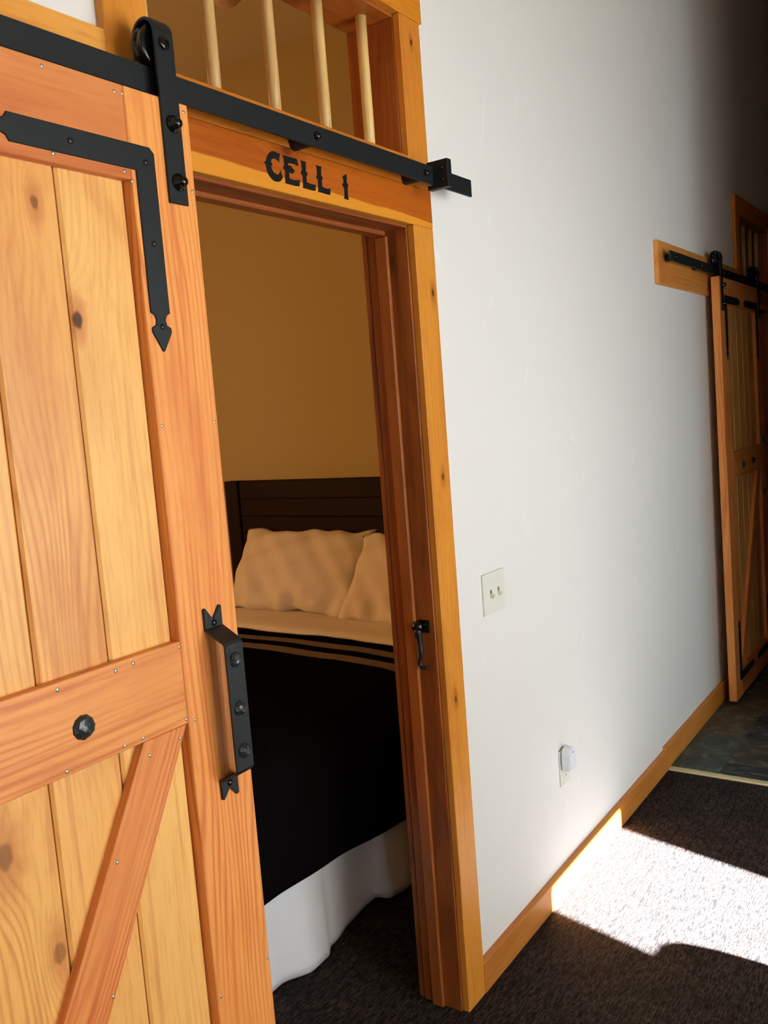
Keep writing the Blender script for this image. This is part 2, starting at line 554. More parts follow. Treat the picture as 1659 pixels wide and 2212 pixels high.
# wall opposite, with the glazed entrance door and a window
AX0, AX1 = 1.620, 2.264
struct(boxes('wall_opposite', [(-2.2, -1.5, -3.2, -3.0, 0, HC), (-1.5, -0.7, -3.2, -3.0, 0, 0.7), (-1.5, -0.7, -3.2, -3.0, 2.2, HC), (-0.7, 0.30, -3.2, -3.0, 0, HC), (0.30, 1.50, -3.2, -3.0, 0, 0.5), (0.30, 1.50, -3.2, -3.0, 2.2, HC), (1.50, AX0, -3.2, -3.0, 0, HC),
                              (AX0, AX1, -3.2, -3.0, 0, 0.2), (AX0, AX1, -3.2, -3.0, 2.132, HC), (AX1, 3.7, -3.2, -3.0, 0, HC)], M_WALL))
CXR, CYR = 3.55, -1.02
struct(boxes('wall_corridor', [(CXR, 8.1, CYR - 0.12, CYR, 0, HC), (CXR, CXR + 0.12, -3.2, CYR - 0.12, 0, HC)], M_PANEL))
struct(boxes('wall_end', [(8.0, 8.1, CYR, 0, 0, HC)], M_PANEL))
# the cell behind the near doorway
struct(boxes('wall_cell_head', [(3.2, 3.3, T, 3.1, 0, 3.3)], M_CELL), 'tan cell wall behind the headboard')
struct(boxes('wall_cell_back', [(-0.7, 3.3, 3.1, 3.2, 0, 3.3)], M_CELL))
struct(boxes('wall_cell_foot', [(-0.7, -0.6, T, 3.1, 0, 3.3)], M_CELL))
struct(boxes('wall_cell_front', [(-0.6, OX0, T, T + 0.004, 0, 3.2), (OX1, 3.2, T, T + 0.004, 0, 3.2), (OX0, OX1, T, T + 0.004, OZ, 3.2)], M_CELL))
struct(boxes('ceiling_cell', [(-0.7, 3.3, T, 3.2, 3.2, 3.3)], M_CELLC))
# dark room behind the far doorway
struct(boxes('wall_far_cell', [(4.9, 5.0, T, 1.6, 0, 3.2), (7.0, 7.1, T, 1.6, 0, 3.2), (4.9, 7.1, 1.6, 1.7, 0, 3.2), (4.9, 7.1, T, 1.7, 3.2, 3.3), (3.5, 8.1, 0.0, 1.7, -0.06, 0.0)], M_CELL))

# slate entrance floor: every tile a piece
fl = sroot('floor_slate', 'dark green and brown slate tile floor beyond the carpet', None, (3.607, 0, 0))
bm = bmesh.new()
add_box(bm, -0.035, 4.5, -1.02, 0, -0.06, 0.0015)
finish('grout', bm, M_GROUT, fl)
tile0 = None
SLATES = [(62, 74, 70), (72, 62, 50), (38, 46, 50), (76, 66, 52), (50, 60, 58)]
PICK = {(0, 0): (58, 72, 68), (0, 1): (78, 68, 54), (0, 2): (72, 62, 50), (1, 0): (34, 46, 50), (1, 1): (62, 58, 50), (1, 2): (32, 42, 48)}
ys = [(-0.016, -0.2155), (-0.2225, -0.524), (-0.531, -0.832), (-0.839, -1.14), (-1.147, -1.21)]
first = [3.610, 4.0415, 4.352]
x1s = [3.610, 3.733, 4.0415, 4.346]
ys = ys[:3] + [(-0.839, -1.015)]
for r, (ya, yb) in enumerate(ys):
    xs = list(first if r == 0 else (x1s if r % 2 else [3.610, 3.89, 4.195]))
    while xs[-1] < 7.9:
        xs.append(xs[-1] + 0.307)
    for k, (xa, xb) in enumerate(zip(xs, xs[1:])):
        if tile0 is None:
            bm = bmesh.new()
            add_box(bm, -0.5, 0.5, -0.5, 0.5, -0.004, 0.0042, 0.0)
            tile0 = finish('tile', bm, M_SLATE, fl)
            t = tile0
        else:
            t = share(tile0, 'tile', fl, (0, 0, 0))
        lift = random.uniform(0, 0.0012)
        t.location = ((xa + xb) / 2 - 3.607, (ya + yb) / 2, 0.0015 + lift)
        t.scale = (xb - xa - 0.007, abs(yb - ya), 1)
        t.color = lin(PICK[(r, k)] if (r, k) in PICK else random.choice(SLATES))
struct(box('trim_1', (3.572, 3.6065, -1.02, -0.0195, 0.0, 0.0072), M_STRIP, bev=0.002), 'cream edge strip between carpet and slate tiles')

# baseboards
def baseboard(name, x0, x1, z0, z1, label):
    bm = bmesh.new()
    prof = [(0, z0), (-0.019, z0), (-0.019, z1 - 0.004), (-0.0155, z1), (0, z1)]
    n = 1
    A = [bm.verts.new((x0, y, z)) for y, z in prof]
    B = [bm.verts.new((x1, y, z)) for y, z in prof]
    for i in range(len(prof)):
        j = (i + 1) % len(prof)
        bm.faces.new((A[i], A[j], B[j], B[i]))
    bm.faces.new(A)
    bm.faces.new(B)
    return struct(finish(name, bm, M_BASE), label)


baseboard('baseboard_near', 1.9445, 3.5705, 0.0, 0.0855, 'amber pine baseboard along the carpet, with a sun patch on it')
baseboard('baseboard_slate', 3.571, 5.08, 0.0, 0.099, 'slightly higher amber pine baseboard along the slate floor')
baseboard('baseboard_left', -2.2, 0.984, 0.0, 0.0855, 'amber pine baseboard behind the open sliding door')


# ------------------------------------------------------------------ doorway frames
def doorway(name, dx, label, near=True):
    """frame of a doorway with a barred transom over it; dx shifts the near one's measures"""
    R = sroot(name, label, None, (dx + 1.4635, 0, 0))
    off = (1.4635, 0, 0)

    def B(nm, r, m, bev=0.0016):
        return box(nm, r, m, R, bev, off=off)
    e = 0.0004
    B('casing', (1.855, 1.9435, -0.019, 0, 0, 2.0118), M_CASE_Z)
    B('casing', (0.9855, 1.0755, -0.019, 0, 0, 2.0118), M_CASE_Z)
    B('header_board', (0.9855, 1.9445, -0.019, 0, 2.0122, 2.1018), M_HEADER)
    B('track_board', (1.0765, 1.8535, -0.0195, 0, 2.1022, 2.1690), M_CASE_X)  # both track boards: darker pine puts the rail's shadow into the colour
    B('track_board', (1.8537, 1.9470, -0.0195, 0, 2.1022, 2.1340), M_CASE_X)
    B('casing', (1.855, 1.9435, -0.019, 0, 2.1344, 2.4905), M_CASE_Z)
    B('casing', (0.9855, 1.0755, -0.019, 0, 2.1022, 2.4905), M_CASE_Z)
    B('casing_head', (0.977, 1.9535, -0.021, 0, 2.4909, 2.580), M_CASE_X)
    # jambs, stops and the casing on the cell side
    for s in (0, 1):
        mx = (lambda a, b: (a, b)) if s == 0 else (lambda a, b: (2 * 1.4625 - b, 2 * 1.4625 - a))
        B('jamb', (*mx(1.849, 1.867), 0.0, T, 0, 2.0245), M_JAMB_Z, 0.0012)
        B('door_stop', (*mx(1.838, 1.849), 0.052, 0.085, 0, 1.9955), M_JAMB_Z, 0.0022)
        B('inner_casing', (*mx(1.853, 1.942), T + 0.0045, 0.134, 0, 2.02), M_JAMB_Z)
        B('transom_liner', (*mx(1.8535, 1.867), 0.0, 0.132, 2.1655, 2.4845), M_LINER_Z)
    B('head_jamb', (1.0760, 1.8488, 0.0, T, 2.0062, 2.0245), M_JAMB_X, 0.0012)
    B('head_stop', (1.0872, 1.8378, 0.052, 0.085, 1.9957, 2.0062), M_JAMB_X, 0.0022)
    B('inner_casing_head', (0.983, 1.942, T + 0.0045, 0.134, 2.0204, 2.11), M_JAMB_X)
    B('transom_sill', (1.0580, 1.8668, 0.0, 0.132, 2.145, 2.1653), M_LINER_X)
    B('transom_head', (1.0580, 1.8668, 0.0, 0.132, 2.4847, 2.503), M_LINER_X)
    B('lintel', (1.0580, 1.8668, 0.0, T, 2.0247, 2.1448), M_CASE_X, 0.0)
    return R


FAR_DX = 5.087 - 0.9855                  # far frame's left casing begins at x = 5.087
doorway('trim_2', 0.0, 'amber pine frame of the near doorway with the barred opening over it')
doorway('trim_3', FAR_DX, 'dim pine frame of the far doorway at the right edge')
struct(box('trim_4', (-1.0, 0.9850, -0.019, 0, 2.045, 2.197), M_BACK_X), 'pine track board on the wall left of the near doorway')
struct(box('trim_5', (3.732, 5.0865, -0.019, 0, 2.014, 2.190), M_BACK_X), 'pine track board on the wall left of the far doorway')

# bars of the two transoms
bm = bmesh.new()
add_lathe(bm, [(0.0122, 0.0), (0.0128, 0.1), (0.0122, 0.22), (0.0126, 0.3195)], 14, 'Z')
bar0 = finish('wooden_bar', bm, M_BAR, smooth=True)
names = ['pale wooden bar over the doorway, hidden behind the track hanger', 'pale wooden bar over the doorway, next to the track hanger',
         'second pale wooden bar to the right of the track hanger', 'third pale wooden bar to the right of the track hanger, above the letter L',
         'rightmost pale wooden bar over the near doorway, against the frame']
first_bar = True
for k, x in enumerate((1.127, 1.295, 1.467, 1.635, 1.802)):
    o = bar0 if first_bar else bpy.data.objects.new('wooden_bar', bar0.data)
    if not first_bar:
        COL.objects.link(o)
    first_bar = False
    o.location = (x, 0.052, 2.1653)
    o.rotation_euler = (0, 0, k * 1.3)
    tag(o, names[k], 'bar', 'bars over the near doorway')
fn = ['dim wooden bar over the far doorway, nearest its left casing', 'dim wooden bar over the far doorway, second from its left casing',
      'dim wooden bar over the far doorway, third from its left casing', 'dim wooden bar over the far doorway, fourth from its left casing', 'dim wooden bar over the far doorway, last on its right']
for k, x in enumerate((1.127, 1.295, 1.467, 1.635, 1.802)):
    o = bpy.data.objects.new('wooden_bar', bar0.data)
    COL.objects.link(o)
    o.location = (x + FAR_DX, 0.052, 2.1653)
    o.rotation_euler = (0, 0, 2 + k * 1.1)
    tag(o, fn[k], 'bar', 'bars over the far doorway')

# ------------------------------------------------------------------ sliding barn doors
H, W = 2.070, 0.870


def bracket_poly():
    """L bracket in (u, v) = distances from the door's side edge and end edge; both arms end in arrow tips"""
    a, b, e, t = 0.083, 0.121, 0.331, 0.390     # outer line, inner line, start of neck, tip
    m = (a + b) / 2

    def tip(flip):
        return [(a, e), (a + .007, e + .004), (a + .010, e + .011), (a + .008, e + .019), (a + .000, e + .023), (a, e + .030),
                (m - .0015, t), (m + .0015, t), (b, e + .030), (b, e + .023), (b - .008, e + .019), (b - .010, e + .011), (b - .007, e + .004), (b, e)]
    pts = [(a, a + 0.008), ]
    pts += tip(0)
    pts += [(b, b)]
    pts += [(y, x) for x, y in tip(0)][::-1]
    pts += [(a + 0.008, a)]
    return pts


def barn_door(name, loc, rot, label, near):
    R = thing(name, label, 'door', loc, rot, 'sliding barn doors')
    TH, F = 0.037, 0.017
    box('stile', (W - 0.129, W, 0, TH, 0, H), M_STILE, R)
    box('stile', (0, 0.129, 0, TH, 0, H), M_STILE, R)
    xa, xb = 0.1295, W - 0.1295
    box('top_rail', (xa, xb, 0, F, H - 0.136, H), M_RAIL, R)
    box('lock_rail', (xa, xb, 0, F, 1.093, 1.227), M_RAIL, R)
    box('bottom_rail', (xa, xb, 0, F, 0, 0.136), M_RAIL, R)
    edges = [xa, 0.253, 0.375, 0.4965, 0.6185, xb]
    pm = [M_PLANK, M_PLANK, M_PLANK_C, M_PLANK_B, M_PLANK_A] if near else [M_PLANK] * 5
    for k in range(5):
        box('plank', (edges[k] + 0.0011, edges[k + 1] - 0.0011, F + 0.0002, TH, 0.0, H), pm[k], R, 0.0042)
    ang = math.atan2(0.55, 1.0)
    br = [(0.650, 1.0925), (0.737, 1.0925), (0.225, 0.137), (0.130, 0.137), (0.130, 0.153)]
    prism('brace', br, 0.0002, F, M_STILE, R, bev=0.0012, spin=ang, pivot=(0.43, 0.62))
    # four corner brackets with screws
    scr = None
    for sx in (1, -1):
        for sz in (1, -1):
            P = [((W - u) if sx > 0 else u, (H - v) if sz > 0 else v) for u, v in bracket_poly()]
            b = prism('corner_bracket', P, -0.0032, 0.0, M_BLACK, R, bev=0.0008)
            for (u, v) in ((0.102, 0.107), (0.102, 0.227), (0.102, 0.3525), (0.236, 0.102), (0.3525, 0.102)):
                x, z = (W - u) if sx > 0 else u, (H - v) if sz > 0 else v
                if scr is None:
                    scr = lathe('screw', [(0.0046, 0.0), (0.0046, -0.0008), (0.003, -0.0022), (0, -0.0026)], M_IRON, b, 10, loc=(x, -0.0032, z))
                else:
                    share(scr, 'screw', b, (x, -0.0032, z))
    # hangers: strap folded over a grooved wheel
    bolt = None
    for cx_ in (W - 0.041, 0.041):
        bm = bmesh.new()
        yc, zc, Ro, Ri = 0.0205, 2.167, 0.0255, 0.0205
        path_o = [(-0.005, 1.910), (-0.005, zc)] + [(yc - Ro * math.cos(a), zc + Ro * math.sin(a)) for a in [math.pi * k / 12 for k in range(1, 12)]] + [(yc + Ro, zc), (yc + Ro, 2.135)]
        path_i = [(0.0, 1.910), (0.0, zc)] + [(yc - Ri * math.cos(a), zc + Ri * math.sin(a)) for a in [math.pi * k / 12 for k in range(1, 12)]] + [(yc + Ri, zc), (yc + Ri, 2.135)]
        hw = 0.0192
        q = []
        for (yo, zo), (yi, zi) in zip(path_o, path_i):
            q.append([bm.verts.new((cx_ + s * hw, y, z)) for s, y, z in ((-1, yo, zo), (1, yo, zo), (1, yi, zi), (-1, yi, zi))])
        for A, Bq in zip(q, q[1:]):
            for k in range(4):
                bm.faces.new((A[k], A[(k + 1) % 4], Bq[(k + 1) % 4], Bq[k]))
        bm.faces.new(q[0])
        bm.faces.new(q[-1])
        bmesh.ops.recalc_face_normals(bm, faces=bm.faces[:])
        bmesh.ops.bevel(bm, geom=[e for e in bm.edges if e.calc_face_angle(0) > 1.2], offset=0.0007, segments=1, affect='EDGES')
        st = finish('hanger_strap', bm, M_BLACK, R)
        lathe('wheel', [(0.006, -0.0115), (0.027, -0.0112), (0.0345, -0.0100), (0.0345, -0.0060), (0.0305, -0.0042), (0.0305, 0.0042), (0.0345, 0.0060), (0.0345, 0.0100), (0.027, 0.0112), (0.006, 0.0115)],
              M_GLOSS, st, 28, loc=(cx_, 0.0205, 2.1510))
        lathe('axle_bolt', [(0.0105, -0.005), (0.0105, -0.008), (0.008, -0.0098), (0.0, -0.0102)], M_GLOSS, st, 16, loc=(cx_ - 0.002, 0, 2.1510))
        for z in (2.031, 1.943):
            if bolt is None:
                bolt = lathe('bolt', [(0.0135, 0.0), (0.0135, -0.003), (0.0105, -0.0045), (0.0095, -0.010), (0.007, -0.0145), (0.0035, -0.0165), (0, -0.017)], M_GLOSS, st, 18, loc=(cx_ + 0.001, -0.005, z))
            else:
                share(bolt, 'bolt', st, (cx_ + 0.001, -0.005, z))
    # hammered studs on the lock rail
    stud = None
    for x in (W - 0.322, 0.322):
        if stud is None:
            bm = bmesh.new()
            add_lathe(bm, [(0.0185, 0), (0.0175, -0.0035), (0.013, -0.0075), (0.007, -0.0098), (0, -0.0105)], 11, 'Y')
            for v in bm.verts:
                if -0.010 < v.co.y < -0.001:
                    v.co += Vector((random.uniform(-1, 1), random.uniform(-.8, .8), random.uniform(-1, 1))) * 0.0012
            stud = finish('stud', bm, M_CLAVO, R, loc=(x, 0, 1.152))
        else:
            share(stud, 'stud', R, (x, 0, 1.152), (0, 1.0, 0))
    # pull handle on the stile
    x0, x1 = W - 0.0775, W - 0.0380
    xm = (x0 + x1) / 2
    prof = [(-0.0025, 1.232), (-0.0405, 1.2115), (-0.0430, 1.207), (-0.0430, 0.9975), (-0.0405, 0.9930), (-0.0025, 0.9735)]
    th = 0.0046
    bm = bmesh.new()
    q = []
    for i, (y, z) in enumerate(prof):
        a = Vector(prof[max(i - 1, 0)])
        c = Vector(prof[min(i + 1, len(prof) - 1)])
        d = (c - a).normalized()
        n = Vector((d.y, -d.x)) * th / 2
        q.append([bm.verts.new(v) for v in ((x0, y - n.x, z - n.y), (x1, y - n.x, z - n.y), (x1, y + n.x, z + n.y), (x0, y + n.x, z + n.y))])
    for A, Bq in zip(q, q[1:]):
        for k in range(4):
            bm.faces.new((A[k], A[(k + 1) % 4], Bq[(k + 1) % 4], Bq[k]))
    bm.faces.new(q[0])
    bm.faces.new(q[-1])
    bmesh.ops.recalc_face_normals(bm, faces=bm.faces[:])
    bmesh.ops.bevel(bm, geom=bm.edges[:], offset=0.0006, segments=1, affect='EDGES')
    hd = finish('pull_handle', bm, M_IRON, R)
    hd['label'] = 'black hammered iron pull handle with three faceted rivets'
    prism('mount_plate', [(x0, 1.230), (x0, 1.266), (x0 + .004, 1.267), (xm, 1.246), (x1 - .004, 1.267), (x1, 1.266), (x1, 1.230)], -0.0048, 0.0, M_IRON, hd, bev=0.0006)
    prism('mount_plate', [(x0, 0.976), (x0 + 0.001, 0.943), (x0 + .005, 0.9415), (xm, 0.958), (x1 - .005, 0.940), (x1, 0.942), (x1, 0.976)], -0.0048, 0.0, M_IRON, hd, bev=0.0006)
    s0 = lathe('screw', [(0.0058, 0.0), (0.0058, -0.0008), (0.0035, -0.003), (0, -0.0036)], M_GLOSS, hd, 12, loc=(xm, -0.0048, 1.240))
    share(s0, 'screw', hd, (xm, -0.0048, 0.966))
    bm = bmesh.new()
    add_lathe(bm, [(0.0128, 0), (0.0122, -0.003), (0.0085, -0.0072), (0.0045, -0.0092), (0, -0.0096)], 9, 'Y')
    for v in bm.verts:
        if -0.0094 < v.co.y < -0.001:
            v.co += Vector((random.uniform(-1, 1), random.uniform(-.8, .8), random.uniform(-1, 1))) * 0.0011
    rv = finish('rivet', bm, M_CLAVO, hd, loc=(xm - 0.001, -0.0453, 1.182))
    share(rv, 'rivet', hd, (xm - 0.001, -0.0453, 1.101), (0, 0.8, 0))
    share(rv, 'rivet', hd, (xm - 0.001, -0.0453, 1.029), (0, 1.9, 0))
    # nail heads
    if near:
        bm = bmesh.new()
        add_lathe(bm, [(0.0032, 0.0002), (0.0032, -0.0003), (0.002, -0.0010), (0, -0.0012)], 8, 'Y')
        nail = None
        for (x, z) in NAILS:
            if nail is None:
                nail = finish('nail', bm, M_NAIL, R, smooth=True, loc=(x, 0, z))
            else:
                share(nail, 'nail', R, (x, 0, z))
    return R


def on_y(px, py, y):
    v = (px - 829.5) / FPX * rt + (py - 1106.0) / FPX * dn + fw
    return CAM + v * ((y - CAM.y) / v.y)


DOOR = Vector((0.200, -0.095, 0.013))
NAILS = []
for p in ((90, 142), (247, 197), (264, 201), (115, 331), (269, 370), (286, 391), (396, 242), (416, 414), (350, 920), (463, 912), (387, 1397), (288, 1433), (250, 1449), (124, 1490), (403, 1554),
          (421.5, 1555), (310, 1594), (270, 1611), (145, 1667), (390, 1595), (324, 1632), (254, 1863), (245, 2153), (478, 2153), (578.5, 2070)):
    c = on_y(p[0], p[1], -0.095)
    NAILS.append((c.x - DOOR.x, c.z - DOOR.z))
barn_door('sliding_barn_door', DOOR, (0, 0, 0), 'pale pine plank barn door in the foreground with black brackets and hammered pull', True)
barn_door('sliding_barn_door', (4.455, -0.0945, 0.0245), (-0.0083, 0, 0), 'shaded pine barn door at the far right over the slate floor', False)


# ------------------------------------------------------------------ tracks
def track(name, x0, x1, yc, dz, bolts, label, stop=None, wall_y=-0.0195):
    R = thing(name, label, 'track', ((x0 + x1) / 2, yc, 2.0918 + dz))
    off = Vector(R.location)
    box('rail', (x0, x1, yc - 0.003, yc + 0.003, 2.0918 + dz, 2.1327 + dz), M_BLACK, R, 0.0007, off=off)
    b0 = s0 = None
    zc = 2.1125 + dz
    for x in bolts:
        L = (x - off.x, -0.003, zc - off.z)
        if b0 is None:
            b0 = lathe('bolt', [(0.0085, 0.0), (0.0085, -0.002), (0.0075, -0.006), (0.0045, -0.0085), (0, -0.0092)], M_GLOSS, R, 14, loc=L)
            s0 = lathe('spacer', [(0.0155, 0.0), (0.0155, wall_y - yc - 0.0032)], M_BLACK, R, 18, loc=(L[0], 0.003, L[2]))
        else:
            share(b0, 'bolt', R, L)
            share(s0, 'spacer', R, (L[0], 0.003, L[2]))
    if stop:
        sx = stop
        st = boxes('end_stop', [(sx, sx + 0.019, yc - 0.042, yc - 0.003, 2.0815 + dz, 2.1445 + dz), (sx - 0.0001, sx + 0.019, yc - 0.003, yc + 0.014, 2.1329 + dz, 2.1445 + dz), (sx, sx + 0.019, yc - 0.003, yc + 0.014, 2.0815 + dz, 2.0916 + dz)], M_BLACK, R, 0.001, off=off)
        for z in (2.126, 2.100):
            lathe('stop_screw', [(0.0045, 0.0), (0.0045, -0.002), (0, -0.003)], M_GLOSS, st, 10, 'X', loc=(sx - off.x, -0.026, z + dz - off.z))
    for d in (0.018, 0.030):
        lathe('hole', [(0.0032, 0.0), (0.0032, -0.0004)], M_INK, R, 10, loc=(x1 - d - off.x, -0.0030, zc - 0.003 - off.z))
    return R


track('door_track', -0.95, 2.047, -0.0745, 0.0, (1.427, 1.829, 1.038, 0.622, 0.22, -0.18, -0.58), 'black flat steel track across the near doorway, under the wooden bars', 1.862)
track('door_track', 3.765, 6.75, -0.0569, 0.0115, (3.83, 4.23, 4.63, 5.03, 5.45, 5.85, 6.25), 'black flat steel track on the far track board, at the right edge', None, -0.0195)

# ------------------------------------------------------------------ lettering on the header board
LET = {
    'letter_c': [(415, 262), (392, 268), (370, 250), (330, 232), (300, 230), (265, 255), (240, 295), (225, 345), (222, 366), (199, 374), (205, 400), (222, 420), (228, 470), (238, 510), (255, 550), (280, 590), (310, 625), (345, 648), (390, 658), (425, 645), (448, 610), (452, 580), (440, 555), (421, 494), (410, 530), (395, 555), (370, 553), (340, 535), (315, 505), (300, 470), (293, 440), (308, 425), (308, 400), (292, 385), (292, 365), (300, 345), (320, 333), (350, 340), (380, 360), (405, 385), (402, 340), (412, 290)],
    'letter_e': [(450, 285), (480, 294), (560, 315), (645, 340), (655, 370), (670, 442), (640, 425), (600, 408), (560, 400), (525, 400), (525, 428), (545, 430), (570, 440), (590, 475), (612, 490), (615, 510), (605, 535), (580, 545), (555, 530), (540, 520), (545, 607), (570, 618), (620, 632), (690, 632), (686, 720), (640, 715), (560, 695), (484, 672), (492, 655), (485, 500), (460, 470), (458, 445), (475, 430), (472, 390), (465, 330)],
    'letter_l': [(695, 355), (740, 372), (775, 378), (770, 400), (770, 505), (790, 530), (795, 555), (780, 580), (785, 660), (830, 680), (870, 692), (908, 694), (905, 780), (860, 775), (790, 755), (730, 738), (735, 720), (728, 570), (708, 545), (703, 515), (718, 508), (712, 420), (708, 385)],
    'second_letter_l': [(908, 422), (950, 438), (987, 445), (980, 470), (982, 570), (1000, 590), (1003, 615), (990, 640), (995, 715), (1020, 735), (1060, 750), (1113, 750), (1108, 838), (1060, 828), (1000, 808), (940, 792), (945, 775), (938, 630), (918, 605), (913, 575), (928, 565), (922, 480), (918, 450)],
    'numeral_one': [(1272, 580), (1300, 565), (1330, 548), (1335, 600), (1333, 660), (1352, 690), (1358, 710), (1345, 740), (1350, 800), (1352, 860), (1368, 905), (1330, 898), (1298, 885), (1305, 860), (1300, 740), (1278, 705), (1275, 680), (1292, 670), (1288, 620)],
}
LR = thing('door_lettering', 'black western letters reading CELL 1 on the header board', 'sign', (1.42, -0.019, 2.045))
for nm, pts in LET.items():
    P = [on_y(540 + x / 6.381, 290 + y / 6.381, -0.0197) for x, y in pts]
    prism('letter' if 'letter' in nm else 'numeral', [(c.x, c.z) for c in P], -0.0198, -0.0190, M_INK, LR, off=(1.42, -0.019, 2.045))

# ------------------------------------------------------------------ hook latch on the jamb
HK = thing('hook_latch', 'small black iron hook latch hanging on the door jamb', 'latch', (1.849, 0.030, 1.02))
box('plate', (-0.0035, 0.0, -0.0165, 0.0135, -0.002, 0.031), M_GLOSS, HK, 0.001)
lathe('knob', [(0.0, -0.0255), (0.008, -0.024), (0.0135, -0.019), (0.0150, -0.013), (0.0135, -0.008), (0.008, -0.0035), (0.007, -0.002)], M_GLOSS, HK, 18, 'X', loc=(0, 0.0125, 0.0145))
tube('hook', [(-0.015, 0.0115, 0.010), (-0.015, 0.0105, 0.000), (-0.0148, 0.0090, -0.012), (-0.0145, 0.0080, -0.028), (-0.014, 0.0070, -0.046), (-0.014, 0.0065, -0.058), (-0.014, 0.0110, -0.068), (-0.014, 0.0130, -0.076),
              (-0.014, 0.0120, -0.083), (-0.014, 0.0080, -0.0885), (-0.014, 0.0000, -0.0905), (-0.014, -0.0120, -0.0895)],
     [0.0105, 0.0092, 0.0070, 0.0062, 0.0062, 0.0066, 0.0050, 0.0050, 0.0050, 0.0050, 0.0050, 0.0044], M_IRON, HK, 12)

# ------------------------------------------------------------------ switch and outlet
SW = thing('light_switch', 'ivory double toggle switch plate on the white wall', 'switch', (2.1665, 0, 1.0))
bm = bmesh.new()
add_box(bm, -0.064, 0.064, -0.0062, 0, 0, 0.1145, 0.0022, 2)
finish('plate', bm, M_PLASTIC, SW)
for x in (-0.0225, 0.0225):
    box('slot', (x - 0.0050, x + 0.0050, -0.0065, -0.006, 0.0475, 0.0670), M_PLASTIC_D, SW, 0)
    bm = bmesh.new()
    add_box(bm, -0.0042, 0.0042, -0.012, 0.002, -0.0055, 0.0055, 0.001)
    finish('toggle', bm, M_PLASTIC, SW, loc=(x, -0.0075, 0.0535), rot=(0.5, 0, 0))
    for z in (0.027, 0.0875):
        lathe('screw', [(0.0028, 0), (0.0028, -0.0006), (0, -0.0009)], M_PLASTIC, SW, 10, loc=(x, -0.0062, z))
OU = thing('wall_outlet', 'white duplex outlet plate low on the white wall', 'outlet', (2.5700, 0, 0.340))
bm = bmesh.new()
add_box(bm, -0.0365, 0.0365, -0.0058, 0, 0, 0.1165, 0.0022, 2)
finish('plate', bm, M_PLASTIC, OU)
for z in (0.0385, 0.0780):
    so = box('socket', (-0.0165, 0.0165, -0.0075, -0.0055, z - 0.0135, z + 0.0135), M_PLASTIC, OU, 0.0009)
    if z < 0.05:
        for r in ((-0.0085, -0.0060, z - 0.001, z + 0.007), (0.0060, 0.0085, z - 0.001, z + 0.006), (-0.0025, 0.0025, z - 0.0105, z - 0.006)):
            box('slot', (r[0], r[1], -0.0078, -0.007, r[2], r[3]), M_SLOT, so, 0)
NLT = thing('night_light', 'small white plug-in device with a rounded top in the outlet', 'night light', (2.5600, -0.0078, 0.398))
pts = [(-0.026, 0.0), (0.026, 0.0), (0.027, 0.004), (0.027, 0.047)] + [(0.027 * math.cos(a), 0.047 + 0.027 * math.sin(a) * 0.95) for a in [math.pi * k / 12 for k in range(1, 12)]] + [(-0.027, 0.047), (-0.027, 0.004)]
bm = bmesh.new()
A = [bm.verts.new((x, -0.004, z)) for x, z in pts]
Bv = [bm.verts.new((x, -0.032, z)) for x, z in pts]
bm.faces.new(A)
bm.faces.new(Bv[::-1])
for i in range(len(pts)):
    j = (i + 1) % len(pts)
    bm.faces.new((A[i], A[j], Bv[j], Bv[i]))
bmesh.ops.bevel(bm, geom=[e for e in bm.edges if abs(e.verts[0].co.y - e.verts[1].co.y) < 1e-6 and e.verts[0].co.y < -0.03], offset=0.004, segments=3, affect='EDGES')
finish('housing', bm, M_WHITEP, NLT)
box('prong_block', (-0.013, 0.013, -0.0045, 0.0, 0.006, 0.034), M_WHITEP, NLT, 0.001)
box('sensor', (-0.0022, 0.0022, -0.0326, -0.0315, 0.054, 0.0605), M_SLOT, NLT, 0.0)

# ------------------------------------------------------------------ the bed in the cell
BX0, BX1, BY0, BY1 = 1.12, 3.115, 0.47, 1.95
bed = thing('bed', 'dark wooden bed with planked headboard against the tan wall', 'bed', (2.1, 1.21, 0))
bo = (2.1, 1.21, 0)
hb = box('headboard', (3.150, 3.185, 0.48, 1.95, 0.35, 1.302), M_HEAD, bed, 0.002, off=bo)
for z0, z1 in ((1.2175, 1.300), (1.1335, 1.2145), (1.0495, 1.1305), (0.9655, 1.0465), (0.8815, 0.9625), (0.7975, 0.8785), (0.7135, 0.7945)):
    box('plank', (3.140, 3.150, 0.552, 1.868, z0, z1), M_HEAD, hb, 0.002, off=bo)
for y in (0.470, 1.870):
    box('post', (3.128, 3.186, y, y + 0.082, 0, 1.303), M_HEADZ, bed, 0.002, off=bo)
box('base', (BX0 + 0.02, BX1, BY0 + 0.05, BY1 - 0.05, 0.13, 0.33), M_MATT, bed, 0.006, off=bo)
for x in (BX0 + 0.1, BX1 - 0.15):
    for y in (BY0 + 0.12, BY1 - 0.12):
        box('leg', (x - 0.03, x + 0.03, y - 0.03, y + 0.03, 0, 0.13), M_HEADZ, bed, 0.002, off=bo)
bm = bmesh.new()
add_box(bm, BX0 - 2.1, BX1 - 2.1, BY0 + 0.03 - 1.21, BY1 - 0.03 - 1.21, 0.332, 0.680, 0.075, 4)
mt = finish('mattress', bm, M_MATT, smooth=True, loc=(2.1, 1.21, 0))
tag(mt, 'mattress under the black blanket on the bed', 'mattress')


def spline(pts, x, straight=False):
    if x <= pts[0][0]:
        return pts[0][1]
    for (a, b), (c, d) in zip(pts, pts[1:]):
        if x <= c:
            t = (x - a) / (c - a)
            t = t if straight else t * t * (3 - 2 * t)
            return b + (d - b) * t
    return pts[-1][1]


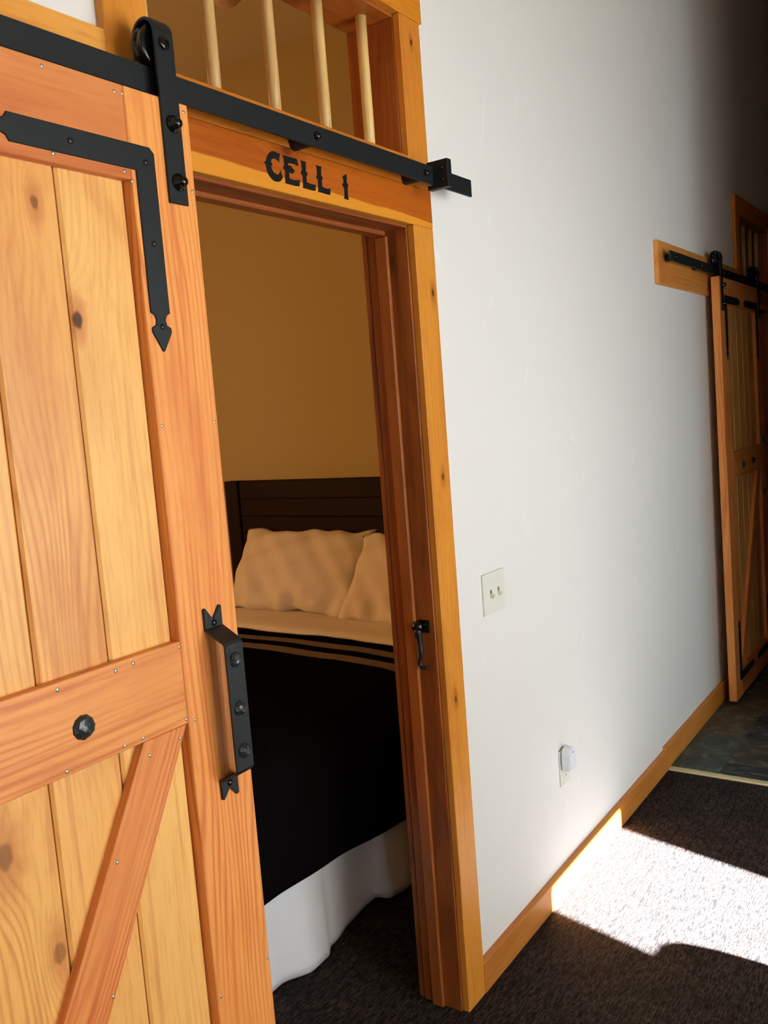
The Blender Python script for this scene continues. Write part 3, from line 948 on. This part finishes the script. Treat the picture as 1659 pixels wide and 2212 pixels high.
def wav(x, y, s=1.0):
    return (math.sin(x * 5.1 * s + y * 3.3) * 0.5 + math.sin(x * 11.7 * s - y * 7.9 + 1.3) * 0.3 + math.sin(y * 17.1 + x * 3.7 * s + 0.4) * 0.2)


# blanket: far side, top, near side down to the hem
HEM = [(1.05, 0.335), (1.65, 0.312), (1.94, 0.288), (2.33, 0.250), (2.86, 0.235)]


def blanket(u, v):
    x = 1.095 + (2.70 + 0.012 * math.sin(v * 20) - 1.095) * u
    hem = spline(HEM, x, True)
    top = 0.712 + 0.005 * wav(x, v * 3)
    segs = [(0.0, (1.968, 0.30)), (0.18, (1.962, 0.60)), (0.23, (1.945, 0.67)), (0.27, (1.90, top)), (0.47, (1.10, top)), (0.56, (0.80, top - 0.006)), (0.62, (0.60, top - 0.018)), (0.665, (0.51, top - 0.034)), (0.70, (0.462, top - 0.075)), (0.73, (0.450, top - 0.13)), (1.0, (0.438, hem))]
    for (a, p), (b, q) in zip(segs, segs[1:]):
        if v <= b + 1e-9:
            t = (v - a) / (b - a)
            y = p[0] + (q[0] - p[0]) * t
            z = p[1] + (q[1] - p[1]) * t
            break
    if v > 0.73:
        k = (v - 0.73) / 0.27
        y -= k * 0.005 * (math.sin(x * 9) + 0.6 * math.sin(x * 21 + 1))
    return (x, y, z)


bl = grid('blanket', blanket, 60, 100, M_BLANKET, thick=0.006)
tag(bl, 'black blanket with two grey stripes covering the bed', 'blanket')


def sheet(u, v):
    x0 = 2.655 + 0.010 * math.sin(v * 9.0 + 1) + 0.006 * math.sin(v * 23)
    x = x0 + (3.118 - x0) * u
    top = 0.727 + 0.004 * wav(x * 2, v * 4) + 0.007 * math.sin(u * math.pi) + (0.010 if 0 < u < 0.5 else 0)
    segs = [(0.0, (1.975, 0.44)), (0.10, (1.970, 0.66)), (0.16, (1.92, top)), (0.52, (1.10, top)), (0.70, (0.80, top - 0.006)), (0.80, (0.60, top - 0.018)), (0.86, (0.50, top - 0.036)), (0.90, (0.448, top - 0.085)), (1.0, (0.432, 0.46))]
    for (a, p), (b, q) in zip(segs, segs[1:]):
        if v <= b + 1e-9:
            t = (v - a) / (b - a)
            return (x, p[0] + (q[0] - p[0]) * t, p[1] + (q[1] - p[1]) * t)


sh = grid('bed_sheet', sheet, 14, 90, M_LINEN, thick=0.008)
tag(sh, 'white sheet folded back below the pillows', 'sheet')

# skirt with soft folds
SK = [(1.10, 0.452), (1.25, 0.49), (1.36, 0.455), (1.50, 0.455), (1.60, 0.50), (1.70, 0.500), (1.80, 0.462), (1.87, 0.462), (1.92, 0.488), (2.04, 0.505), (2.13, 0.515), (2.185, 0.512), (2.205, 0.462), (2.28, 0.448), (2.40, 0.47), (2.5, 0.505), (2.6, 0.46), (2.75, 0.46), (2.9, 0.5), (3.1, 0.47)]


def skirt(u, v):
    x = 1.10 + 2.0 * u
    yb = spline(SK, x)
    y = 0.490 + (yb - 0.490) * (0.15 + 0.85 * v ** 0.8) + 0.0012 * math.sin(x * 41) * v
    return (x, y, 0.345 - 0.335 * v + 0.006 * v * math.sin(x * 6.0))


sk = grid('bed_skirt', skirt, 200, 14, M_SKIRT, thick=0.002)
tag(sk, 'white pleated bed skirt under the black blanket', 'bed skirt')


def pillow(name, c, w, h, t, lean, yaw, label, seed):
    rnd = random.Random(seed)
    ph = [rnd.uniform(0, 6.28) for _ in range(8)]
    bm = bmesh.new()
    n, m = 44, 32

    def pt(u, v, s):
        # u, v in -1..1 ; flat edges drawn in between pointed corners
        e = (1 - abs(u) ** 3.2) * (1 - abs(v) ** 3.2)
        th = t * max(e, 0) ** 0.52
        wx = 0.5 * w * u * (1 - 0.075 * (1 - v * v) ** 1.0 * abs(u) ** 3)
        hz = 0.5 * h * v * (1 - 0.07 * (1 - u * u) ** 1.0 * abs(v) ** 3)
        wr = 0.006 * math.sin(7 * u + 3 * v + ph[0]) + 0.005 * math.sin(11 * v - 6 * u + ph[1]) + 0.004 * math.sin(17 * u + 9 * v + ph[2])
        lo = max(0.0, -v - 0.25)
        wr += lo * (0.020 * math.sin(13 * u + 2.5 * v + ph[3]) + 0.012 * math.sin(23 * u - 5 * v + ph[4]))
        hz += 0.008 * math.sin(6 * u + ph[5]) * abs(v) ** 2 + 0.005 * math.sin(15 * u + ph[6]) * abs(v) ** 4
        wx += 0.007 * math.sin(7 * v + ph[7]) * abs(u) ** 3
        sag = -0.03 * (v < 0) * v
        return Vector((wx, s * (0.5 * th + (wr if th > 0.004 else 0) * min(1, th / (0.4 * t))), hz))
    for s in (-1, 1):
        V = [[bm.verts.new(pt(-1 + 2 * i / n, -1 + 2 * j / m, s)) for j in range(m + 1)] for i in range(n + 1)]
        for i in range(n):
            for j in range(m):
                bm.faces.new((V[i][j], V[i + 1][j], V[i + 1][j + 1], V[i][j + 1]))
    bmesh.ops.remove_doubles(bm, verts=bm.verts[:], dist=0.0006)
    o = finish(name, bm, M_LINEN, smooth=True)
    # local x -> world -y (along the headboard), local y (front negative) -> world -x side
    o.rotation_mode = 'XYZ'
    o.matrix_world = Matrix.Translation(c) @ Matrix.Rotation(-math.pi / 2 + yaw, 4, 'Z') @ Matrix.Rotation(-lean, 4, 'X')
    return tag(o, label, 'pillow', 'pillows on the bed')


pillow('pillow', (3.018, 1.432, 0.903), 0.74, 0.41, 0.155, 0.58, 0.03, 'white pillow left on the bed, leaning on the dark headboard', 3)
pillow('pillow', (2.963, 0.742, 0.893), 0.74, 0.41, 0.155, 0.62, -0.03, 'white pillow right on the bed, partly hidden by the door jamb', 5)

# ceiling lamp of the cell
CL = thing('ceiling_lamp', 'small glass dome lamp on the dim cell ceiling', 'lamp', (2.600, 1.180, 3.2))
lathe('base', [(0.05, 0.0), (0.05, -0.02), (0.045, -0.028)], M_PLASTIC, CL, 24, 'Z')
s = NT('frosted_glass')
s.base(lin((214, 190, 172)), 0.25, 0, 0.5)
lathe('shade', [(0.062, -0.028), (0.066, -0.045), (0.06, -0.068), (0.042, -0.085), (0.02, -0.092), (0.0, -0.094)], s.m, CL, 24, 'Z')

# ------------------------------------------------------------------ behind the camera: openings' frames and a chair added to cast the curved shadow in the sun patch
M_FRAME = flat('white_frame', (220, 220, 216), 0.5)
wf = sroot('window_1', 'white hall window with a blind added to stop the sun', None, (0.9, -3.1, 0.5))
for r in ((0.30, 0.35, 0.5, 2.2), (1.45, 1.50, 0.5, 2.2), (0.35, 1.45, 0.5, 0.55), (0.35, 1.45, 2.15, 2.2)):
    box('window_frame', (r[0], r[1], -3.15, -3.05, r[2], r[3]), M_FRAME, wf, 0.002, off=(0.9, -3.1, 0.5))
wg = sroot('window_2', 'narrow white hall window with a blind added to stop the sun', None, (-1.1, -3.1, 0.7))
for r in ((-1.5, -1.45, 0.7, 2.2), (-0.75, -0.7, 0.7, 2.2), (-1.45, -0.75, 0.7, 0.75), (-1.45, -0.75, 2.15, 2.2)):
    box('window_frame', (r[0], r[1], -3.15, -3.05, r[2], r[3]), M_FRAME, wg, 0.002, off=(-1.1, -3.1, 0.7))
box('blind', (-1.45, -0.75, -3.105, -3.10, 0.75, 2.15), M_FRAME, wg, 0.0, off=(-1.1, -3.1, 0.7))  # added in the unseen opening to keep direct sun out
box('blind', (0.35, 1.45, -3.105, -3.10, 0.55, 2.15), M_FRAME, wf, 0.0, off=(0.9, -3.1, 0.5))  # added likewise, so that this opening throws no second sun patch
CH = thing('shadow_chair', 'unseen round-backed chair added to shadow the sun patch', 'chair', (1.80, -1.93, 0))  # unseen occluder, added for its shadow alone
bm = bmesh.new()
pts = [(0.27, 0.44), (0.315, 0.62), (0.312, 0.75), (0.297, 0.84), (0.283, 0.887), (0.254, 0.943), (0.225, 0.968), (0.195, 0.980), (0.13, 0.984)]
pts = pts + [(-x, z) for x, z in pts[::-1]]
prism('backrest', pts, 0.0, 0.07, M_MATT, CH, bev=0.01)
box('seat', (-0.30, 0.30, -0.52, 0.0, 0.36, 0.45), M_MATT, CH, 0.02, 2)
for x in (-0.26, 0.26):
    for y in (-0.48, 0.03):
        box('leg', (x - 0.02, x + 0.02, y - 0.02, y + 0.02, 0, 0.36 if y < 0 else 0.44), M_HEADZ, CH, 0.002)
